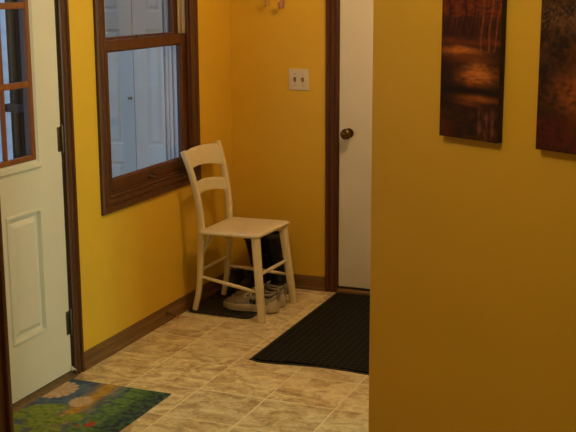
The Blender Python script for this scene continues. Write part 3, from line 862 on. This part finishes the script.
def sole_mesh(F, L, W, h, lift=.006, z0=0.0):
    rings = []
    for t in TS:
        w = max(.004, half_w(t, W)); zb = z0 + lift * max(0, (t - .75) / .25) ** 2 + .004 * max(0, (.08 - t) / .08)
        rings.append([F(t * L, s * w * k, zb + q) for s, k, q in ((-1, .93, 0), (-1, 1.0, h * .35), (-1, .99, h * .75), (-1, .95, h), (1, .95, h), (1, .99, h * .75), (1, 1.0, h * .35), (1, .93, 0))])
    return loft(bmesh.new(), rings)
def upper_mesh(F, L, W, prof, z0, ins=.006, n=14, pw=2.6, ts=None, grow=0.0):
    rings = []
    for t in ts or TS[1:-1]:
        w = max(.003, half_w(t, W) - ins)
        for (a, p), (b, q) in zip(prof, prof[1:]):
            if t <= b: k = (t - a) / (b - a); k = k * k * (3 - 2 * k); h = p + (q - p) * k + grow; break
        ring = []
        for k in range(n + 1):
            a = pi * k / n; ca, sa = cos(a), sin(a)
            ring.append(F(t * L, w * math.copysign(abs(ca) ** (2 / pw), ca) * (1 - .22 * sa * min(1, h / .08)), z0 + h * abs(sa) ** (2 / pw)))
        rings.append(ring)
    return loft(bmesh.new(), rings)
def low_shoe(name, origin, ang, L, W, label, cat, group, mu, ms, sport=True, sole_h=.030, scale=1.0):
    F = shoe_frame(origin, ang); root = empty(name, origin, label, cat, group)
    mk('sole', sole_mesh(F, L, W, sole_h), ms, root, angle=55)
    if sport:      # thin darker outsole line just proud of the foam
        mk('outsole', sole_mesh(F, L * .998, W * 1.008, .006), M['black_rubber'] if not sport else M['sneaker_sole'], root, angle=55)
    prof = [(0, .062), (.06, .072), (.14, .060), (.26, .048), (.36, .066), (.48, .062), (.62, .045), (.78, .036), (.92, .028), (1, .010)]
    mk('upper', upper_mesh(F, L, W, prof, sole_h - .004), mu, root, angle=70)
    if sport:
        fr = [.78, .82, .85, .88, .91, .93, .95, .965, .978, .985]
        mk('toe_cap', upper_mesh(F, L, W, [(a, b * .62) for a, b in prof], sole_h - .004, ins=.0035, ts=fr), M['sneaker_light'], root, angle=60)
        mk('heel_counter', upper_mesh(F, L, W, [(a, b * .80) for a, b in prof], sole_h - .004, ins=.0035, ts=[.012, .02, .035, .05, .075, .10, .13, .16]), M['sneaker_light'], root, angle=60)
        mk('side_overlay', upper_mesh(F, L, W, [(a, b * .42) for a, b in prof], sole_h - .004, ins=.0030, ts=[.15, .2, .26, .34, .42, .50, .58, .66, .72, .79]), M['sneaker_light'], root, angle=60)
    # padded collar and dark opening
    b_ = bmesh.new(); cp = []
    for k in range(25):
        a = 2 * pi * k / 24
        cp.append(F(L * (.205 + .150 * cos(a)), W * .52 * sin(a), sole_h + .055 + .012 * abs(cos(a)) ** 2 + (.006 if cos(a) > 0 else .004)))
    sweep(b_, cp, .0075, .0075, (0, 0, 1), 10); mk('collar', b_, mu if sport else ms, root, angle=70)
    b_ = bmesh.new()
    rr = []
    for q, z in ((1.0, .060), (.92, .062), (.5, .056), (.05, .054)):
        rr.append([F(L * (.205 + .150 * q * cos(2 * pi * k / 24)), W * .52 * q * sin(2 * pi * k / 24), sole_h + z) for k in range(24)])
    rr.insert(0, [p - Vector((0, 0, .012)) for p in rr[0]])
    mk('lining', loft(b_, rr), M['dark_cloth'], root, angle=70)
    if sport:
        # heel tab
        b_ = sweep(bmesh.new(), spline([F(L * .010, 0, sole_h + .030), F(-L * .004, 0, sole_h + .066), F(L * .012, 0, sole_h + .086), F(L * .030, 0, sole_h + .078)], 5), .004, .014, F(1, 0, 0) - F(0, 0, 0), 10, 3)
        mk('heel_tab', b_, mu, root, angle=70)
        # tongue and laces
        b_ = sweep(bmesh.new(), spline([F(L * .62, 0, sole_h + .044), F(L * .48, 0, sole_h + .060), F(L * .38, 0, sole_h + .072), F(L * .32, 0, sole_h + .090)], 5), .005, W * .40, (0, 0, 1), 12, 3)
        mk('tongue', b_, mu, root, angle=70)
        b_ = bmesh.new()
        for q in range(5):
            t = .40 + q * .052; z = sole_h + .073 - q * .0068; sgn = 1 if q % 2 else -1
            pts = [F(L * (t - .012), sgn * -W * .50, z - .012), F(L * t, sgn * -W * .25, z + .001), F(L * (t + .010), 0, z + .003), F(L * (t + .022), sgn * W * .25, z), F(L * (t + .034), sgn * W * .50, z - .014)]
            sweep(b_, spline(pts, 4), .0030, .0030, (0, 0, 1), 8)
        mk('laces', b_, M['lace'], root)
        # dark side emblem on both sides: a slanted pair of bars joined
        for sgn in (-1, 1):
            b_ = bmesh.new()
            for t0, sl in ((.405, .010), (.440, -.060), (.475, .010)):
                pts = []
                for k in range(5):
                    u = k / 4; t = t0 + sl * (u - .5) * (-sgn if abs(sl) > .05 else 1)
                    wy = (half_w(t, W) - .006) * (1.0 - .10 * u) + .0015
                    pts.append(F(L * t, sgn * wy * (1 - .03 * u), sole_h + .010 + .024 * u))
                sweep(b_, pts, .0018, .0045, F(0, sgn, 0) - F(0, 0, 0), 8, 3)
            mk('side_emblem', b_, M['dark_cloth'], root)
    else:
        b_ = bmesh.new()
        for q in range(3):
            t = .42 + q * .06; z = sole_h + .070 - q * .009
            sweep(b_, spline([F(L * t, -W * .40, z - .010), F(L * t, 0, z + .001), F(L * t, W * .40, z - .010)], 4), .0025, .0025, (0, 0, 1), 8)
        mk('laces', b_, M['dark_cloth'], root)
    return root
TZ = .0068
low_shoe('sneaker', (-2.115, 5.085, TZ), R(184), .305, .052, 'worn off-white sneaker nearest the front chair leg, toe towards the wall', 'sneaker', 'pair of off-white sneakers on the tray', M['sneaker'], M['sneaker_sole'])
low_shoe('sneaker', (-2.122, 5.198, TZ), R(182), .305, .052, 'worn off-white sneaker half hidden behind the nearer sneaker', 'sneaker', 'pair of off-white sneakers on the tray', M['sneaker'], M['sneaker_sole'])
low_shoe('shoe', (-2.526, 5.528, TZ), R(-91), .245, .041, 'dark brown low shoe at the far left of the tray next to the left wall', 'shoe', 'pair of dark low shoes', M['darkshoe'], M['black_rubber'], sport=False, sole_h=.022)
low_shoe('shoe', (-2.440, 5.528, TZ), R(-89), .245, .041, 'dark brown low shoe between its mate and the tall black boots', 'shoe', 'pair of dark low shoes', M['darkshoe'], M['black_rubber'], sport=False, sole_h=.022)
def tall_boot(origin, ang, label, H=.325, L=.25, W=.045, lean=(0, -.17), wide=1.04):
    F = shoe_frame(origin, ang); root = empty('boot', origin, label, 'boot', 'pair of tall black boots')
    mk('sole', sole_mesh(F, L, W, .022), M['black_rubber'], root, angle=55)
    b_ = upper_mesh(F, L, W, [(0, .10), (.10, .115), (.30, .115), (.42, .090), (.58, .058), (.78, .046), (.92, .036), (1, .012)], .019, .004)
    rings = []
    for k, (z, rl, rw, cl) in enumerate(((.070, .058, .038, .066), (.11, .052, .040, .066), (.15, .052, .045, .068), (.20, .056, .044, .070), (.26, .060, .045, .070), (H - .012, .061, .045, .070), (H, .062, .046, .070), (H, .056, .041, .070), (H - .05, .052, .038, .070))):
        rings.append([F(cl + lean[0] * z + rl * cos(2 * pi * q / 24), lean[1] * z + rw * (1 + (wide - 1) * min(1, max(0, z - .07) / .08)) * sin(2 * pi * q / 24), z) for q in range(24)])
    loft(b_, rings)
    mk('upper', b_, M['boot'], root, angle=60)
    b_ = bmesh.new()
    cp = [F(.070 + lean[0] * (H - .01) + .0635 * cos(2 * pi * q / 24), lean[1] * (H - .01) + .0462 * wide * sin(2 * pi * q / 24), H - .010) for q in range(25)]
    sweep(b_, cp, .009, .003, (0, 0, 1), 8, 3); mk('top_band', b_, M['black_rubber'], root)
    b_ = bmesh.new()
    for q in range(7):
        t = .56 - q * .045; z = .085 + q * .020
        cl = .128 + .030 * max(0, 1 - q / 3)
        sweep(b_, spline([F(cl - .020, -.036, z), F(cl - .002, -.016, z + .004), F(cl, 0, z + .006), F(cl - .002, .016, z + .004), F(cl - .020, .036, z)], 3), .003, .003, (0, 0, 1), 8)
    mk('laces', b_, M['dark_cloth'], root)
    return root
tall_boot((-2.350, 5.526, TZ), R(-90), 'tall black boot under the chair, nearer the middle of the tray', lean=(0, -.23), wide=1.18, H=.300)
tall_boot((-2.254, 5.526, TZ), R(-89), 'tall black boot under the chair, the one nearer the back door')

# ------------------------------------------------------------------ beyond the glass: porch with lap siding and a narrow white double door
YP = 6.40
tag(mk('ground', BX(-9.5, XL - TH - .002, .5, 8.6, -.30, -.12), M['concrete'], smooth=False), kind='structure')
bm = bmesh.new()
for k in range(26):
    z = -.12 + k * .115
    for x0, x1 in ((-8.5, -4.13), (-3.36, XL - TH - .01)):
        lofted = [[(x, YP + n, zz) for n, zz in ((-.022, z), (-.010, z + .115), (.03, z + .115), (.03, z))] for x in (x0, x1)]
        loft(bm, lofted)
tag(mk('wall_outside', bm, M['siding'], smooth=False), 'pale blue-grey lap siding of the wall outside', kind='structure')
bm = BX(-4.13, -3.36, YP - .01, YP + .03, 2.16, 2.87); tag(mk('wall_above_porch_door', bm, M['siding'], smooth=False), kind='structure')
dd = empty('door_3', (-3.72, YP, -.1), 'narrow white panelled double door seen through the window', 'door', kind='structure')
TP = lambda u, v, n: (u, YP + .01 - n, v)
for (u0, u1, p0, p1) in ((-4.085, -3.702, -3.995, -3.795), (-3.696, -3.420, -3.600, -3.485)):
    b_ = slab(bmesh.new(), TP, u0, u1, -.08, 2.10, .04, panels=[(p0, p1, .62, 1.385), (p0, p1, 1.50, 1.98), (p0, p1, .05, .50)],
              prof=[(0, 0), (.004, -.007), (.012, -.010), (.020, -.010), (.034, -.001)])
    mk('door_leaf', b_, M['porch_white'], dd, angle=25)
b_ = bmesh.new()
box(b_, -4.13, -4.09, YP - .035, YP + .03, -.1, 2.16, .003); box(b_, -3.412, -3.36, YP - .035, YP + .03, -.1, 2.16, .003)
box(b_, -4.09, -3.412, YP - .035, YP + .03, 2.105, 2.16, .003)
mk('door_frame', b_, M['porch_white'], dd)
b_ = bmesh.new(); lathe(b_, [(0, .010), (.012, .006), (.02, .009), (.028, .010), (.032, .004)], (-3.725, YP + .01, .935), (0, -1, 0), 14)
mk('door_knob', b_, M['steel'], dd)
tag(mk('corner_post', BX(-3.355, -3.28, YP - .06, YP - .024, -.12, 2.75, bev=.004), M['porch_white']), 'white vertical trim board beside the door outside the window', 'trim board')
tag(mk('downspout', BX(-3.235, -3.175, YP - .085, YP - .026, -.12, 2.75, bev=.012), M['liner']), 'tan downpipe at the right edge of the window view outside', 'downpipe')
# dark striped curtain outside the door glass
cu = empty('curtain', (-4.10, 5.75, 0), 'dark striped curtain hanging outside the glass of the white door', 'curtain')
b_ = bmesh.new(); rings = []
for j in range(2):
    z = (-.08, 2.28)[j]
    fr = [( -4.210 + .44 * k / 60, 5.75 + .025 * sin(k * .85), z) for k in range(61)]
    bk = [(x, y + .008, z) for x, y, z in fr[::-1]]
    rings.append(fr + bk)
mk('cloth', loft(b_, rings), M['curtain'], cu, angle=70)
b_ = sweep(bmesh.new(), [(-5.0, 5.75, 2.29), (-3.5, 5.75, 2.29)], .012, .012, (0, 0, 1), 12); mk('curtain_rod', b_, M['bronze'], cu)
b_ = BX(-4.245, -3.76, 5.715, 5.79, .895, .945, bev=.01); mk('tie_back', b_, M['dark_cloth'], cu)

# ------------------------------------------------------------------ lamps of the house (both above the frame)
M['lampglass'] = emit_mat('warm_lamp_glass', (1.0, .78, .48), 3.0)
def ceiling_lamp(x, y, label, power, col, rad=.13, kind='AREA'):
    root = empty('ceiling_light', (x, y, ZC), label, 'ceiling light')
    b_ = lathe(bmesh.new(), [(0, .16), (-.020, .16), (-.026, .150)][::-1], (x, y, ZC), (0, 0, 1), 32); mk('base', b_, M['brass'], root)
    b_ = lathe(bmesh.new(), [(-.026, .145), (-.050, .135), (-.075, .100), (-.088, .055), (-.092, .01)], (x, y, ZC), (0, 0, 1), 32); mk('lamp_shade', b_, M['lampglass'], root)
    l = bpy.data.lights.new('lamp', kind); l.energy = power; l.color = col
    if kind == 'AREA': l.shape = 'DISK'; l.size = rad * 2
    else: l.shadow_soft_size = .06
    o = bpy.data.objects.new('lamp', l); COL.objects.link(o); o.location = (x, y, ZC - (.10 if kind == 'AREA' else .16)); return o
WARM = (1.0, .75, .43)
ceiling_lamp(-1.24, 4.50, 'round ceiling lamp above the entry', 27.5, WARM, kind='POINT')
ceiling_lamp(-1.06, 2.02, 'round ceiling lamp in the near room', 17, WARM, kind='POINT')
# daylight through the right-hand window of the near room
w2 = empty('window_2', (XR, 2.30, .85), 'window of the side room', 'window', kind='structure')
b_ = bmesh.new()
TW = lambda u, v, n: (XR + .06 - n, u, v)
slab(b_, TW, 1.75, 2.85, .85, 2.15, .04, holes=[(1.80, 2.80, .90, 1.48), (1.80, 2.80, 1.53, 2.10)]); mk('window_frame', b_, M['woodz'], w2, smooth=False)
mk('pane', BX(XR + .070, XR + .074, 1.76, 2.84, .86, 2.14), M['glass'], w2, smooth=False)
l = bpy.data.lights.new('daylight', 'AREA'); l.shape = 'RECTANGLE'; l.size = 1.25; l.size_y = 1.0; l.energy = 96; l.color = (.62, 1.0, .78)
o = bpy.data.objects.new('daylight', l); COL.objects.link(o); o.location = (XR + .16, 2.30, 1.5); o.rotation_euler = (0, R(90), 0)
DAY = o

# ------------------------------------------------------------------ sky
w = bpy.data.worlds.new('World'); SC.world = w; w.use_nodes = True
bg = w.node_tree.nodes['Background']; bg.inputs['Color'].default_value = (.60, .76, 1.0, 1); bg.inputs['Strength'].default_value = 1.1

# ------------------------------------------------------------------ camera
f = 1102.36; yaw, pitch, roll = R(-22.087), R(11.946), R(.2447)
Fw = Vector((sin(yaw) * cos(pitch), cos(yaw) * cos(pitch), -sin(pitch))); r0 = Vector((cos(yaw), -sin(yaw), 0)); d0 = Fw.cross(r0)
rr = r0 * cos(roll) + d0 * sin(roll); dn = -r0 * sin(roll) + d0 * cos(roll)
cam = bpy.data.cameras.new('camera'); cam.sensor_width = 36; cam.lens = f / 576 * 36; cam.clip_start = .05
co = bpy.data.objects.new('camera', cam); COL.objects.link(co)
mtx = Matrix((rr, -dn, -Fw)).transposed().to_4x4(); mtx.translation = Vector((0, 0, 1.68)); co.matrix_world = mtx
SC.camera = co
SC.view_settings.view_transform = 'Standard'; SC.view_settings.look = 'None'; SC.view_settings.gamma = 1; SC.view_settings.use_curve_mapping = False
SC.view_settings.exposure = -0.04
